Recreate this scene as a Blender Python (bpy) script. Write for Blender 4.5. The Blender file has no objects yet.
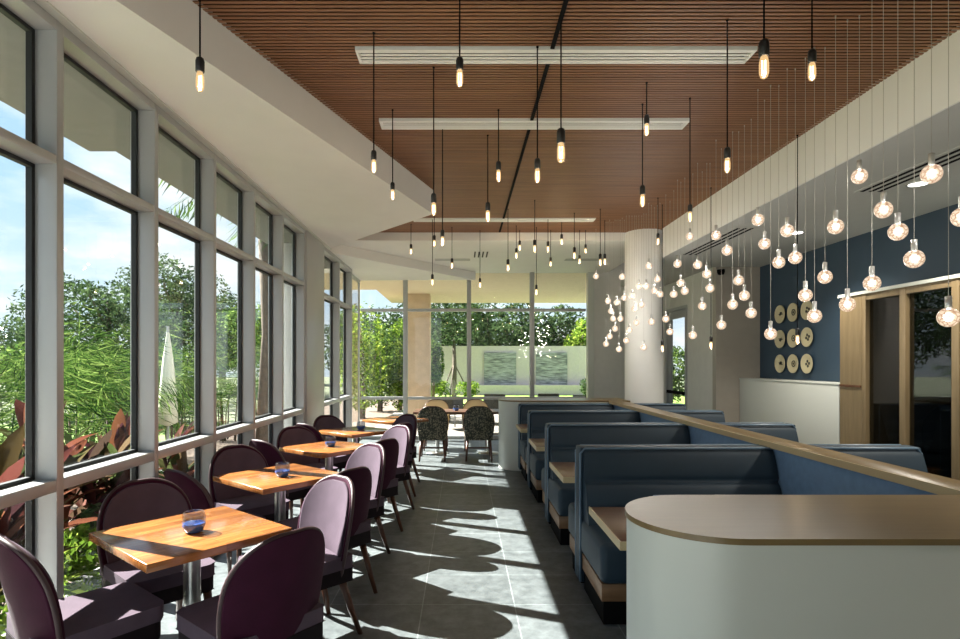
import bpy, bmesh, math, random
from mathutils import Vector, Matrix
rnd = random.Random(7)
PI = math.pi
sc = bpy.context.scene
COL = sc.collection
CAM, F, VX, VY = 1.58, 570.0, 462.0, 363.0
CEIL = CAM + 2.0            # timber ceiling
SOF = CAM + 1.722           # white soffit
LOWC = CAM + 1.885          # recessed white ceiling at the back
RC = CAM + 1.573            # grey ceiling over the far aisle
XI, XG = -2.02, -2.15       # glass wall: inner face, glass plane
YF = 11.9                   # back glass wall
XB = 2.985                  # white bulkhead
XW = 4.896                  # navy wall
XD = 4.55                   # timber door screen, stands in front of it

# ------------------------------------------------------------------ helpers
class MB:
    def __init__(s): s.v, s.f, s.sm = [], [], []
    def add(s, vs, fs, smooth=False, M=None):
        n = len(s.v)
        for p in vs:
            p = Vector(p)
            s.v.append(tuple(M @ p) if M else tuple(p))
        for f in fs:
            s.f.append(tuple(i + n for i in f)); s.sm.append(smooth)
        return s
    def box(s, x0, x1, y0, y1, z0, z1, M=None):
        vs = [(x, y, z) for x in (x0, x1) for y in (y0, y1) for z in (z0, z1)]
        return s.add(vs, [(0,1,3,2),(4,6,7,5),(0,4,5,1),(2,3,7,6),(0,2,6,4),(1,5,7,3)], False, M)
    def prism(s, pts, z0, z1, M=None, smooth=False):
        n = len(pts)
        a = sum(pts[i][0]*pts[(i+1)%n][1]-pts[(i+1)%n][0]*pts[i][1] for i in range(n))
        if a < 0: pts = pts[::-1]
        vs = [(x,y,z0) for x,y in pts] + [(x,y,z1) for x,y in pts]
        s.add(vs, [tuple(range(n-1,-1,-1)), tuple(range(n,2*n))], False, M)
        s.add(vs, [(i,(i+1)%n,(i+1)%n+n,i+n) for i in range(n)], smooth, M)
        return s
    def lathe(s, prof, n=16, M=None, smooth=True, cap=True):
        vs = []
        for r, z in prof:
            for k in range(n):
                a = 2*PI*k/n; vs.append((r*math.cos(a), r*math.sin(a), z))
        fs = []
        for i in range(len(prof)-1):
            for k in range(n):
                k2 = (k+1) % n
                fs.append((i*n+k, i*n+k2, (i+1)*n+k2, (i+1)*n+k))
        s.add(vs, fs, smooth, M)
        if cap:
            m = len(prof)-1
            s.add(vs[:n], [tuple(range(n-1,-1,-1))], False, M)
            s.add(vs[m*n:], [tuple(range(n))], False, M)
        return s
    def tube(s, pts, rad, n=8, smooth=True):
        pts = [Vector(p) for p in pts]
        if not isinstance(rad, (list, tuple)): rad = [rad]*len(pts)
        vs = []
        up = Vector((0.13, 0.97, 0.21))
        for i, p in enumerate(pts):
            d = (pts[min(i+1,len(pts)-1)] - pts[max(i-1,0)]).normalized()
            a = d.cross(up)
            if a.length < .05: a = d.cross(Vector((1,0,0)))
            a.normalize(); b = d.cross(a)
            for k in range(n):
                t = 2*PI*k/n
                vs.append(p + a*math.cos(t)*rad[i] + b*math.sin(t)*rad[i])
        fs = []
        for i in range(len(pts)-1):
            for k in range(n):
                k2 = (k+1) % n
                fs.append((i*n+k, (i+1)*n+k, (i+1)*n+k2, i*n+k2))
        fs.append(tuple(range(n))); fs.append(tuple(range((len(pts)-1)*n, len(pts)*n))[::-1])
        return s.add(vs, fs, smooth)
    def slab(s, front, back, nu, nv, smooth=True):
        """closed sheet between two grids of nu x nv points"""
        n = nu*nv
        vs = front + back
        fs = []
        for j in range(nv-1):
            for i in range(nu-1):
                a = j*nu+i
                fs.append((a, a+1, a+nu+1, a+nu)); fs.append((n+a, n+a+nu, n+a+nu+1, n+a+1))
        ring = [i for i in range(nu)] + [j*nu+nu-1 for j in range(1,nv)] + [(nv-1)*nu+i for i in range(nu-2,-1,-1)] + [j*nu for j in range(nv-2,0,-1)]
        for k in range(len(ring)):
            a, b = ring[k], ring[(k+1) % len(ring)]
            fs.append((b, a, n+a, n+b))
        return s.add(vs, fs, smooth)
    def mesh(s, name):
        me = bpy.data.meshes.new(name)
        me.from_pydata(s.v, [], s.f)
        me.polygons.foreach_set('use_smooth', s.sm)
        me.update()
        return me
    def build(s, name, m, parent=None, loc=(0,0,0), rz=0, bevel=0, seg=2, recalc=False):
        me = s.mesh(name)
        if recalc:
            bm = bmesh.new(); bm.from_mesh(me)
            bmesh.ops.recalc_face_normals(bm, faces=bm.faces); bm.to_mesh(me); bm.free()
        me.materials.append(m)
        o = bpy.data.objects.new(name, me); COL.objects.link(o)
        o.location = loc; o.rotation_euler = (0,0,rz)
        if parent: o.parent = parent
        if bevel:
            b = o.modifiers.new('bevel', 'BEVEL'); b.width = bevel; b.segments = seg; b.limit_method = 'ANGLE'
            b.angle_limit = math.radians(40)
            b.harden_normals = False
            me.polygons.foreach_set('use_smooth', [True]*len(me.polygons))
            me.set_sharp_from_angle(angle=math.radians(50)) if hasattr(me, 'set_sharp_from_angle') and seg < 2 else None
        return o

def tag(o, label=None, cat=None, group=None, kind=None):
    if label: o['label'] = label
    if cat: o['category'] = cat
    if group: o['group'] = group
    if kind: o['kind'] = kind
    return o
def thing(name, label, cat, loc=(0,0,0), rz=0, group=None):
    o = bpy.data.objects.new(name, None); COL.objects.link(o)
    o.location = loc; o.rotation_euler = (0,0,rz); o.empty_display_size = .1
    return tag(o, label, cat, group)
def struct(name, mb, m, **k):
    o = mb.build(name, m, **k)
    if not o.parent: o['kind'] = 'structure'
    return o
def structroot(name, loc=(0,0,0)):
    o = bpy.data.objects.new(name, None); COL.objects.link(o); o.location = loc; o['kind'] = 'structure'
    return o
def copy_tree(o, parent=None):
    c = o.copy(); COL.objects.link(c)
    if parent: c.parent = parent
    for ch in [x for x in bpy.data.objects if x.parent == o]:
        copy_tree(ch, c)
    return c
ORD = 'first second third fourth fifth sixth seventh eighth ninth tenth eleventh twelfth thirteenth fourteenth fifteenth sixteenth seventeenth eighteenth nineteenth'.split()
TENS = {2:'twenty',3:'thirty',4:'forty',5:'fifty',6:'sixty',7:'seventy',8:'eighty',9:'ninety'}
def ordinal(n):
    if n <= 19: return ORD[n-1]
    t, u = divmod(n, 10)
    return TENS[t][:-1] + 'ieth' if u == 0 else TENS[t] + '-' + ORD[u-1]
def X(px, z): return (px - VX)/F*z
def Zh(py, z): return CAM + (VY - py)/F*z

# ------------------------------------------------------------------ materials
def lin(r, g, b):
    c = lambda u: (u/12.92 if u <= .04045 else ((u+.055)/1.055)**2.4)
    return (c(r/255), c(g/255), c(b/255), 1)
def mat(name, col, rough=.5, metal=0, noise=0, nscale=8, bump=0, bscale=60, sheen=0, spec=.5, coat=0):
    m = bpy.data.materials.new(name); m.use_nodes = True
    nt = m.node_tree; b = nt.nodes['Principled BSDF']
    b.inputs['Base Color'].default_value = col
    b.inputs['Roughness'].default_value = rough
    b.inputs['Metallic'].default_value = metal
    b.inputs['Specular IOR Level'].default_value = spec
    if sheen:
        b.inputs['Sheen Weight'].default_value = sheen
        b.inputs['Sheen Roughness'].default_value = .35
    if coat:
        b.inputs['Coat Weight'].default_value = coat; b.inputs['Coat Roughness'].default_value = .12
    tc = nt.nodes.new('ShaderNodeTexCoord')
    if noise:
        n = nt.nodes.new('ShaderNodeTexNoise'); n.inputs['Scale'].default_value = nscale; n.inputs['Detail'].default_value = 6
        nt.links.new(tc.outputs['Object'], n.inputs['Vector'])
        r = nt.nodes.new('ShaderNodeValToRGB')
        r.color_ramp.elements[0].position = .3; r.color_ramp.elements[1].position = .7
        r.color_ramp.elements[0].color = tuple(c*(1-noise) for c in col[:3]) + (1,)
        r.color_ramp.elements[1].color = tuple(min(1, c*(1+noise)) for c in col[:3]) + (1,)
        nt.links.new(n.outputs['Fac'], r.inputs['Fac']); nt.links.new(r.outputs['Color'], b.inputs['Base Color'])
    if bump:
        n = nt.nodes.new('ShaderNodeTexNoise'); n.inputs['Scale'].default_value = bscale; n.inputs['Detail'].default_value = 4
        nt.links.new(tc.outputs['Object'], n.inputs['Vector'])
        bp = nt.nodes.new('ShaderNodeBump'); bp.inputs['Strength'].default_value = bump; bp.inputs['Distance'].default_value = .01
        nt.links.new(n.outputs['Fac'], bp.inputs['Height']); nt.links.new(bp.outputs['Normal'], b.inputs['Normal'])
    return m
def wood(name, c1, c2, rough=.35, scale=(3, 30, 30), strips=0, coat=0):
    m = mat(name, c1, rough, coat=coat); nt = m.node_tree; b = nt.nodes['Principled BSDF']
    tc = nt.nodes.new('ShaderNodeTexCoord'); mp = nt.nodes.new('ShaderNodeMapping')
    mp.inputs['Scale'].default_value = scale
    nt.links.new(tc.outputs['Object'], mp.inputs['Vector'])
    n = nt.nodes.new('ShaderNodeTexNoise'); n.inputs['Scale'].default_value = 1.0; n.inputs['Detail'].default_value = 8; n.inputs['Roughness'].default_value = .65
    nt.links.new(mp.outputs['Vector'], n.inputs['Vector'])
    r = nt.nodes.new('ShaderNodeValToRGB')
    r.color_ramp.elements[0].position = .32; r.color_ramp.elements[1].position = .68
    r.color_ramp.elements[0].color = c1; r.color_ramp.elements[1].color = c2
    nt.links.new(n.outputs['Fac'], r.inputs['Fac'])
    out = r.outputs['Color']
    if strips:
        br = nt.nodes.new('ShaderNodeTexBrick'); br.inputs['Scale'].default_value = 1
        br.inputs['Brick Width'].default_value = .42; br.inputs['Row Height'].default_value = strips
        br.inputs['Mortar Size'].default_value = .0008
        br.inputs['Color1'].default_value = (.62,.6,.58,1); br.inputs['Color2'].default_value = (1.15,1.15,1.12,1); br.inputs['Mortar'].default_value = (.5,.42,.4,1)
        nt.links.new(tc.outputs['Object'], br.inputs['Vector'])
        mx = nt.nodes.new('ShaderNodeMix'); mx.data_type = 'RGBA'; mx.blend_type = 'MULTIPLY'; mx.inputs[0].default_value = 1
        nt.links.new(out, mx.inputs[6]); nt.links.new(br.outputs['Color'], mx.inputs[7]); out = mx.outputs[2]
    nt.links.new(out, b.inputs['Base Color'])
    return m
def emit(name, col, strength):
    m = bpy.data.materials.new(name); m.use_nodes = True; nt = m.node_tree
    nt.nodes.remove(nt.nodes['Principled BSDF'])
    e = nt.nodes.new('ShaderNodeEmission'); e.inputs['Color'].default_value = col; e.inputs['Strength'].default_value = strength
    nt.links.new(e.outputs[0], nt.nodes['Material Output'].inputs['Surface'])
    m.cycles.emission_sampling = 'NONE'
    return m
def glass(name, tint=(.96,.98,.97,1), refl=1.0):
    m = bpy.data.materials.new(name); m.use_nodes = True; nt = m.node_tree
    nt.nodes.remove(nt.nodes['Principled BSDF'])
    t = nt.nodes.new('ShaderNodeBsdfTransparent'); t.inputs['Color'].default_value = tint
    g = nt.nodes.new('ShaderNodeBsdfGlossy'); g.inputs['Roughness'].default_value = .0
    lw = nt.nodes.new('ShaderNodeLayerWeight'); lw.inputs['Blend'].default_value = .5
    fr = nt.nodes.new('ShaderNodeMath'); fr.operation = 'POWER'; fr.inputs[1].default_value = 5
    nt.links.new(lw.outputs['Facing'], fr.inputs[0])
    mu = nt.nodes.new('ShaderNodeMath'); mu.operation = 'MULTIPLY_ADD'; mu.inputs[1].default_value = .7*refl; mu.inputs[2].default_value = .035*refl
    mx = nt.nodes.new('ShaderNodeMixShader')
    nt.links.new(fr.outputs[0], mu.inputs[0]); nt.links.new(mu.outputs[0], mx.inputs[0])
    nt.links.new(t.outputs[0], mx.inputs[1]); nt.links.new(g.outputs[0], mx.inputs[2])
    nt.links.new(mx.outputs[0], nt.nodes['Material Output'].inputs['Surface'])
    return m
def leafmat(name, cols, transl=.45):
    m = bpy.data.materials.new(name); m.use_nodes = True; nt = m.node_tree
    nt.nodes.remove(nt.nodes['Principled BSDF'])
    ge = nt.nodes.new('ShaderNodeNewGeometry'); r = nt.nodes.new('ShaderNodeValToRGB')
    r.color_ramp.interpolation = 'LINEAR'
    while len(r.color_ramp.elements) < len(cols): r.color_ramp.elements.new(.5)
    for i, c in enumerate(cols):
        r.color_ramp.elements[i].position = i/(len(cols)-1); r.color_ramp.elements[i].color = c
    nt.links.new(ge.outputs['Random Per Island'], r.inputs['Fac'])
    d = nt.nodes.new('ShaderNodeBsdfDiffuse'); t = nt.nodes.new('ShaderNodeBsdfTranslucent'); mx = nt.nodes.new('ShaderNodeMixShader')
    mx.inputs[0].default_value = transl
    nt.links.new(r.outputs['Color'], d.inputs['Color']); nt.links.new(r.outputs['Color'], t.inputs['Color'])
    nt.links.new(d.outputs[0], mx.inputs[1]); nt.links.new(t.outputs[0], mx.inputs[2])
    nt.links.new(mx.outputs[0], nt.nodes['Material Output'].inputs['Surface'])
    return m

M = {}
M['white'] = mat('white paint', (.78,.78,.745,1), .6, noise=.02, nscale=3)
M['whitepanel'] = mat('white laminate', (.57,.595,.545,1), .35)
M['greyceil'] = mat('grey paint ceiling', (.48,.485,.46,1), .7, noise=.02)
M['greywall'] = mat('pale grey wall paint', (.66,.655,.62,1), .7, noise=.03)
M['tanwall'] = mat('taupe wall paint', (.40,.365,.31,1), .7, noise=.03)
M['navy'] = mat('navy wall paint', (.03,.058,.092,1), .55, noise=.06, nscale=2)
M['alu'] = mat('grey aluminium', (.42,.43,.43,1), .38, metal=.25, noise=.03, nscale=2)
M['gasket'] = mat('black gasket', (.012,.014,.014,1), .6)
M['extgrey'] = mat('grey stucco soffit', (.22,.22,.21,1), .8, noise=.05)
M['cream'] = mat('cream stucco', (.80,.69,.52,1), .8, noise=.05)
M['tanstucco'] = mat('tan stucco', (.66,.51,.36,1), .85, noise=.08, nscale=5)
M['slat'] = wood('cedar slat', lin(118,80,54), lin(148,104,70), .5, (1.2, 25, 25))
M['black'] = mat('matte black', (.008,.008,.008,1), .8, spec=.05)
M['blackmetal'] = mat('black socket', (.012,.012,.012,1), .45)
M['diffuser'] = mat('white metal grille', (.80,.81,.77,1), .45)
M['slot'] = mat('grille shadow slot', (.05,.05,.045,1), .8)
M['butcher'] = wood('butcher block', lin(128,76,38), lin(182,118,64), .22, (4, 40, 40), strips=.055, coat=.35)
M['walnut'] = wood('walnut', lin(72,44,28), lin(112,72,48), .35, (4, 40, 40))
M['tablewood'] = wood('brown laminate', lin(78,52,40), lin(106,76,56), .3, (4, 50, 50))
M['caplam'] = wood('oak cap', lin(110,91,58), lin(121,101,65), .30, (2, 45, 45))
M['caplip'] = mat('pale oak and sunlit edge', lin(196,176,136), .4)  # divider cap edge; also paints the sunlit edges of the booth tables
M['woodband'] = wood('oak band', lin(110,80,52), lin(140,104,70), .4, (3, 30, 30))
M['doorwood'] = wood('pale timber', lin(116,100,72), lin(134,116,86), .45, (20, 20, 2))
M['steel'] = mat('brushed steel', (.6,.6,.58,1), .28, metal=1)
M['chrome'] = mat('satin cap', (.62,.62,.60,1), .3, metal=.35)
M['plum'] = mat('plum velvet', (.040,.0065,.021,1), .75, noise=.12, nscale=12, spec=.12, sheen=.06, bump=.15, bscale=300)
M['lav'] = mat('lavender grey velvet', (.092,.066,.088,1), .8, noise=.1, nscale=10, spec=.12, sheen=.05, bump=.15, bscale=300)
M['piping'] = mat('brown piping', (.045,.02,.022,1), .5)
M['seatside'] = mat('dark plum velvet', (.010,.006,.008,1), .7, spec=.15)
M['darkleg'] = wood('dark walnut leg', lin(60,36,26), lin(96,58,40), .35, (20, 20, 3))
M['blue'] = mat('navy vinyl', (.019,.037,.055,1), .5, spec=.28, noise=.08, nscale=5, bump=.06, bscale=220)
M['bluepipe'] = mat('slate blue piping', (.10,.16,.22,1), .4)
M['divblue_lit'] = mat('window-lit navy vinyl', (.125,.215,.34,1), .6, noise=.1, nscale=20, bump=.1, bscale=250)  # bench vinyl lightened, window light on the divider painted into the colour
M['darkfab'] = mat('charcoal patterned fabric', (.03,.03,.026,1), .8)
M['creamfab'] = mat('cream chair back', lin(206,186,150), .6)
M['blueglass'] = mat('cobalt glass', (.04,.11,.36,1), .08, coat=.5)
M['cupglass'] = glass('clear votive glass', (.74,.77,.80,1), 2.0)
M['glass'] = glass('window glass', (.94,.955,.95,1))
M['glassdark'] = glass('door glass', (.55,.55,.52,1), 1.6)
M['mulch'] = mat('brown mulch', (.16,.115,.085,1), .9, noise=.6, nscale=14, bump=.5, bscale=40)
M['lawn'] = mat('green lawn', (.17,.26,.05,1), .9, noise=.4, nscale=6)  # grass green, patchy at random
M['yard'] = mat('garden soil and turf', (.13,.15,.08,1), .9, noise=.4, nscale=2)
M['patio'] = mat('grey brown patio pavers', (.20,.18,.155,1), .85, noise=.25, nscale=3)
M['lawnback'] = mat('bright lawn', (.20,.31,.05,1), .9, noise=.3, nscale=4)
M['weave'] = mat('dark grey woven resin', (.07,.068,.062,1), .7)
M['path'] = mat('pale concrete paving', (.47,.465,.445,1), .85, noise=.15, nscale=3)
M['stonewall'] = mat('white garden wall', (.62,.53,.51,1), .8, noise=.05)
M['bark'] = mat('grey brown bark', (.12,.09,.065,1), .9, noise=.4, nscale=12)
M['canvas'] = mat('cream canvas', (.8,.79,.66,1), .8)
M['plate'] = mat('cream ceramic', lin(206,196,160), .35)
M['ink'] = mat('dark glaze', (.035,.035,.03,1), .4)
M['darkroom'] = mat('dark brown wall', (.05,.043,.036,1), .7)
M['cordsilver'] = mat('silver cord', (.42,.40,.36,1), .5)
M['downlight'] = emit('downlight lens', (1,.97,.9,1), 4)
# slate floor
def floor_mat():
    m = mat('slate tile', (.06,.065,.066,1), .42); nt = m.node_tree; b = nt.nodes['Principled BSDF']
    tc = nt.nodes.new('ShaderNodeTexCoord'); mp = nt.nodes.new('ShaderNodeMapping')
    mp.inputs['Location'].default_value = (-.343, -.09, 0)
    nt.links.new(tc.outputs['Object'], mp.inputs['Vector'])
    br = nt.nodes.new('ShaderNodeTexBrick'); br.inputs['Scale'].default_value = 1; br.offset = 0
    br.inputs['Brick Width'].default_value = .6; br.inputs['Row Height'].default_value = .52
    br.inputs['Mortar Size'].default_value = .0035; br.inputs['Mortar Smooth'].default_value = .1; br.inputs['Bias'].default_value = 0
    br.inputs['Color1'].default_value = (.85,.85,.85,1); br.inputs['Color2'].default_value = (1.15,1.15,1.15,1); br.inputs['Mortar'].default_value = (2.1,2.1,2.05,1)
    nt.links.new(mp.outputs['Vector'], br.inputs['Vector'])
    n = nt.nodes.new('ShaderNodeTexNoise'); n.inputs['Scale'].default_value = 9; n.inputs['Detail'].default_value = 9; n.inputs['Roughness'].default_value = .7
    nt.links.new(tc.outputs['Object'], n.inputs['Vector'])
    r = nt.nodes.new('ShaderNodeValToRGB'); r.color_ramp.elements[0].position = .3; r.color_ramp.elements[1].position = .72
    r.color_ramp.elements[0].color = (.055,.064,.067,1); r.color_ramp.elements[1].color = (.165,.185,.19,1)
    nt.links.new(n.outputs['Fac'], r.inputs['Fac'])
    mx = nt.nodes.new('ShaderNodeMix'); mx.data_type = 'RGBA'; mx.blend_type = 'MULTIPLY'; mx.inputs[0].default_value = 1
    nt.links.new(r.outputs['Color'], mx.inputs[6]); nt.links.new(br.outputs['Color'], mx.inputs[7])
    nt.links.new(mx.outputs[2], b.inputs['Base Color'])
    bp = nt.nodes.new('ShaderNodeBump'); bp.inputs['Strength'].default_value = .25; bp.inputs['Distance'].default_value = .006
    nt.links.new(n.outputs['Fac'], bp.inputs['Height']); nt.links.new(bp.outputs['Normal'], b.inputs['Normal'])
    return m
M['floor'] = floor_mat()
# stacked slate
def slate_mat():
    m = mat('stacked slate', (.2,.22,.24,1), .7); nt = m.node_tree; b = nt.nodes['Principled BSDF']
    tc = nt.nodes.new('ShaderNodeTexCoord'); mp = nt.nodes.new('ShaderNodeMapping'); mp.inputs['Scale'].default_value = (1, 1, 6)
    nt.links.new(tc.outputs['Object'], mp.inputs['Vector'])
    n = nt.nodes.new('ShaderNodeTexNoise'); n.inputs['Scale'].default_value = 2.4; n.inputs['Detail'].default_value = 5
    nt.links.new(mp.outputs['Vector'], n.inputs['Vector'])
    r = nt.nodes.new('ShaderNodeValToRGB'); r.color_ramp.elements[0].position = .35; r.color_ramp.elements[1].position = .65
    r.color_ramp.elements[0].color = (.11,.11,.12,1); r.color_ramp.elements[1].color = (.46,.45,.455,1)
    nt.links.new(n.outputs['Fac'], r.inputs['Fac']); nt.links.new(r.outputs['Color'], b.inputs['Base Color'])
    return m
M['slate'] = slate_mat()
# crackled crystal globe: glows, facets from voronoi cells
def globe_mat():
    m = bpy.data.materials.new('crystal globe'); m.use_nodes = True; nt = m.node_tree; b = nt.nodes['Principled BSDF']
    tc = nt.nodes.new('ShaderNodeTexCoord'); v = nt.nodes.new('ShaderNodeTexVoronoi'); v.feature = 'DISTANCE_TO_EDGE'; v.inputs['Scale'].default_value = 42
    nt.links.new(tc.outputs['Object'], v.inputs['Vector'])
    r = nt.nodes.new('ShaderNodeValToRGB'); r.color_ramp.elements[0].position = .0; r.color_ramp.elements[1].position = .16
    r.color_ramp.elements[0].color = (.42,.20,.10,1); r.color_ramp.elements[1].color = (1,.80,.58,1)
    nt.links.new(v.outputs['Distance'], r.inputs['Fac'])
    lw = nt.nodes.new('ShaderNodeLayerWeight'); lw.inputs['Blend'].default_value = .35
    r2 = nt.nodes.new('ShaderNodeMapRange'); r2.inputs['To Min'].default_value = .78; r2.inputs['To Max'].default_value = .42
    nt.links.new(lw.outputs['Facing'], r2.inputs['Value'])
    b.inputs['Base Color'].default_value = (0,0,0,1); b.inputs['Roughness'].default_value = .1; b.inputs['Specular IOR Level'].default_value = .3
    nt.links.new(r.outputs['Color'], b.inputs['Emission Color']); nt.links.new(r2.outputs[0], b.inputs['Emission Strength'])
    tr = nt.nodes.new('ShaderNodeBsdfTransparent'); ms = nt.nodes.new('ShaderNodeMixShader'); ms.inputs[0].default_value = .72
    nt.links.new(tr.outputs[0], ms.inputs[1]); nt.links.new(b.outputs[0], ms.inputs[2]); nt.links.new(ms.outputs[0], nt.nodes['Material Output'].inputs['Surface'])
    m.cycles.emission_sampling = 'NONE'
    return m
M['globe'] = globe_mat()
M['filament'] = emit('glowing filament', (1,.84,.52,1), 10)
def bulb_mat():
    m = bpy.data.materials.new('amber bulb glass'); m.use_nodes = True; nt = m.node_tree
    nt.nodes.remove(nt.nodes['Principled BSDF'])
    t = nt.nodes.new('ShaderNodeBsdfTransparent'); t.inputs['Color'].default_value = (.92,.80,.62,1)
    e = nt.nodes.new('ShaderNodeEmission'); e.inputs['Color'].default_value = (1,.66,.32,1); e.inputs['Strength'].default_value = .75
    mx = nt.nodes.new('ShaderNodeMixShader'); mx.inputs[0].default_value = .5
    g = nt.nodes.new('ShaderNodeBsdfGlossy'); g.inputs['Roughness'].default_value = .05
    fr = nt.nodes.new('ShaderNodeValue'); fr.outputs[0].default_value = .05; m2 = nt.nodes.new('ShaderNodeMixShader')
    nt.links.new(t.outputs[0], mx.inputs[1]); nt.links.new(e.outputs[0], mx.inputs[2])
    nt.links.new(fr.outputs[0], m2.inputs[0]); nt.links.new(mx.outputs[0], m2.inputs[1]); nt.links.new(g.outputs[0], m2.inputs[2])
    nt.links.new(m2.outputs[0], nt.nodes['Material Output'].inputs['Surface'])
    m.cycles.emission_sampling = 'NONE'
    return m
M['bulb'] = bulb_mat()
def pattern_fabric():
    m = M['darkfab']; nt = m.node_tree; b = nt.nodes['Principled BSDF']; tc = nt.nodes.new('ShaderNodeTexCoord')
    v = nt.nodes.new('ShaderNodeTexVoronoi'); v.inputs['Scale'].default_value = 38
    nt.links.new(tc.outputs['Object'], v.inputs['Vector'])
    r = nt.nodes.new('ShaderNodeValToRGB'); r.color_ramp.elements[0].position = .2; r.color_ramp.elements[1].position = .6
    r.color_ramp.elements[0].color = (.23,.215,.15,1); r.color_ramp.elements[1].color = (.03,.034,.028,1)
    nt.links.new(v.outputs['Distance'], r.inputs['Fac']); nt.links.new(r.outputs['Color'], b.inputs['Base Color'])
pattern_fabric()
G = lambda *c: [lin(*x) for x in c]
M['leafdark'] = leafmat('dark tree leaves', G((36,52,34),(62,82,50),(92,110,72)), .35)
M['leafmid'] = leafmat('green leaves', G((38,60,28),(74,102,46),(124,144,76)), .45)
M['leafbright'] = leafmat('bright green leaves', G((58,84,30),(104,134,46),(160,176,78)), .5)
M['leafpalm'] = leafmat('palm leaflets', G((20,36,18),(42,68,28),(74,102,44),(128,146,80)), .35)
M['leafred'] = leafmat('red and pink leaves', G((40,30,28),(88,48,42),(136,88,60),(62,36,42),(64,78,40),(150,100,92),(46,60,34),(122,84,52)), .45)

# ------------------------------------------------------------------ setting: floor, ceilings, walls
fl = MB().box(XG-.02, 8.2, -1.2, YF+.06, -.15, 0)
struct('floor', fl, M['floor'])

# soffit beside the glass
def px2(px, py, h): z = F*h/(VY-py); return (X(px, z), z)
HS = 1.722
A = (-.335, 6.59); E0 = (-1.474, 3.207)
k = (A[0]-E0[0])/(A[1]-E0[1])
yl = E0[1] + (XG-E0[0])/k
B = (-1.885, 8.46); BL = (XG, 8.46 + .30)
struct('ceiling_soffit', MB().prism([(XG, yl), A, B, (XG, 8.72)], SOF, CEIL+.12), M['white'])
C1 = (.28, YF-.06)
B2 = (X(336,8.98), 8.98)
struct('ceiling_step', MB().prism([(XG, 8.8), B2, C1, (XG, YF)], SOF, LOWC+.02), M['white'])
YW = 8.77
struct('ceiling_recess', MB().box(XG, XB+.05, YW, YF+.05, LOWC, CEIL+.12), M['white'])
# timber slats, one mesh
sl = MB(); y = -1.35
def slat_x0(y):
    if y < yl: return XG
    if y < A[1]: return E0[0] + (y-E0[1])*k - .02
    if y < B[1]: return A[0] + (y-A[1])*(B[0]-A[0])/(B[1]-A[1]) - .02
    return XG
DIFFY = [(3.705, X(357,3.69), X(752,3.69)), (4.77, X(380,4.75), X(687,4.75)), (7.95, -.68, X(595,7.92))]
while y < YW-.03:
    x0 = slat_x0(y+.01)
    segs = [(x0, XB+.02)]
    for dy, a, b in DIFFY:
        if abs(y+.011-dy) < .098:
            segs = [(x0, a), (b, XB+.02)]
    for a, b in segs:
        sl.box(a, b, y, y+.019, CEIL, CEIL+.005)
    y += .0352
struct('ceiling', sl, M['slat'])
struct('ceiling_backing', MB().box(XG, XB+.05, -1.4, YW, CEIL+.03, CEIL+.12), M['black'])
# bulkhead and grey ceiling over the far side
struct('ceiling_bulkhead', MB().box(XB, XB+.015, -1.4, 8.5, RC, CEIL+.12), M['white'])
struct('ceiling_aisle', MB().box(XB+.015, XW+.15, -1.4, 9.4, RC+.003, RC+.2), M['greyceil'])
struct('ceiling_lobby', MB().box(3.3, 4.4, 9.4, YF+.1, RC+.02, RC+.2), M['greyceil'])
struct('roof_sky_block', MB().box(XG-.05, 8.3, -1.4, YF+.1, CEIL+.14, CEIL+.34), M['extgrey'])  # unseen slab added over the rooms to keep sky light out
struct('column', MB().lathe([(.285,0),(.285,CEIL+.1)], 40, Matrix.Translation((2.80, 8.77, 0))), M['white'])
# walls
struct('wall_right', MB().box(XW, XW+.14, 6.86, 9.365, 0, RC+.1).box(XW, XW+.14, -3.2, 6.86, 2.40, RC+.1), M['navy'])
struct('wall_right_end', MB().box(XD+.002, XW+.14, -3.2, 2.9, 0, 2.40), M['tanwall'])
struct('wall_right_timber', MB().box(XD-.004, XW+.14, 6.482, 6.855, 0, 2.36), M['doorwood'])
struct('trim_1', MB().box(XD-.02, XW, -3.2, 6.87, 2.36, 2.395), M['whitepanel'])
struct('trim_2', MB().box(XD-.014, XD-.004, 6.49, 6.855, 1.30, 1.325), M['walnut'])
struct('wall_taupe', MB().box(4.175, XW+.14, 9.365, 9.5, 0, RC+.1), M['tanwall'])
struct('wall_lobby', MB().box(4.175, 4.3, 9.5, 10.58, 0, RC+.1).box(4.175, 4.3, 10.58, 11.62, 2.62, RC+.1).box(4.175, 4.3, 11.62, YF+.1, 0, RC+.1), M['greywall'])
struct('wall_light_block', MB().box(-.9, 8.2, -1.35, -1.2, 0, CEIL+.3), M['greywall'])  # unseen wall added behind the camera to block light from there
struct('wall_back', MB().box(2.75, 4.3, YF-.02, YF+.12, 0, LOWC+.2), M['greywall'])
struct('trim_3', MB().box(2.62, 2.75, YF-.05, YF+.12, 0, LOWC), M['whitepanel'])
struct('baseboard_right', MB().box(4.16, 4.175, 9.36, 10.56, 0, .1), M['whitepanel'])
# white half-height box under the navy wall
bx = thing('service_cabinet', 'white half-height cabinet box below the plates on the navy wall', 'cabinet', (4.72, 8.1, 0))
MB().box(-.17, .172, -1.22, 1.25, 0, 1.31).build('body', M['whitepanel'], bx, bevel=.004)
MB().box(-.175, .172, -1.225, 1.255, 1.31, 1.335).build('top', M['whitepanel'], bx, bevel=.004)

# room behind the sliding doors
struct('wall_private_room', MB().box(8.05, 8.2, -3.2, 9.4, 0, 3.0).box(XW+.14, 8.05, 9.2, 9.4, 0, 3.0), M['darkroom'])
struct('ceiling_private_room', MB().box(XW+.14, 8.2, -3.2, 9.4, 2.9, 3.0), M['darkroom'])
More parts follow.
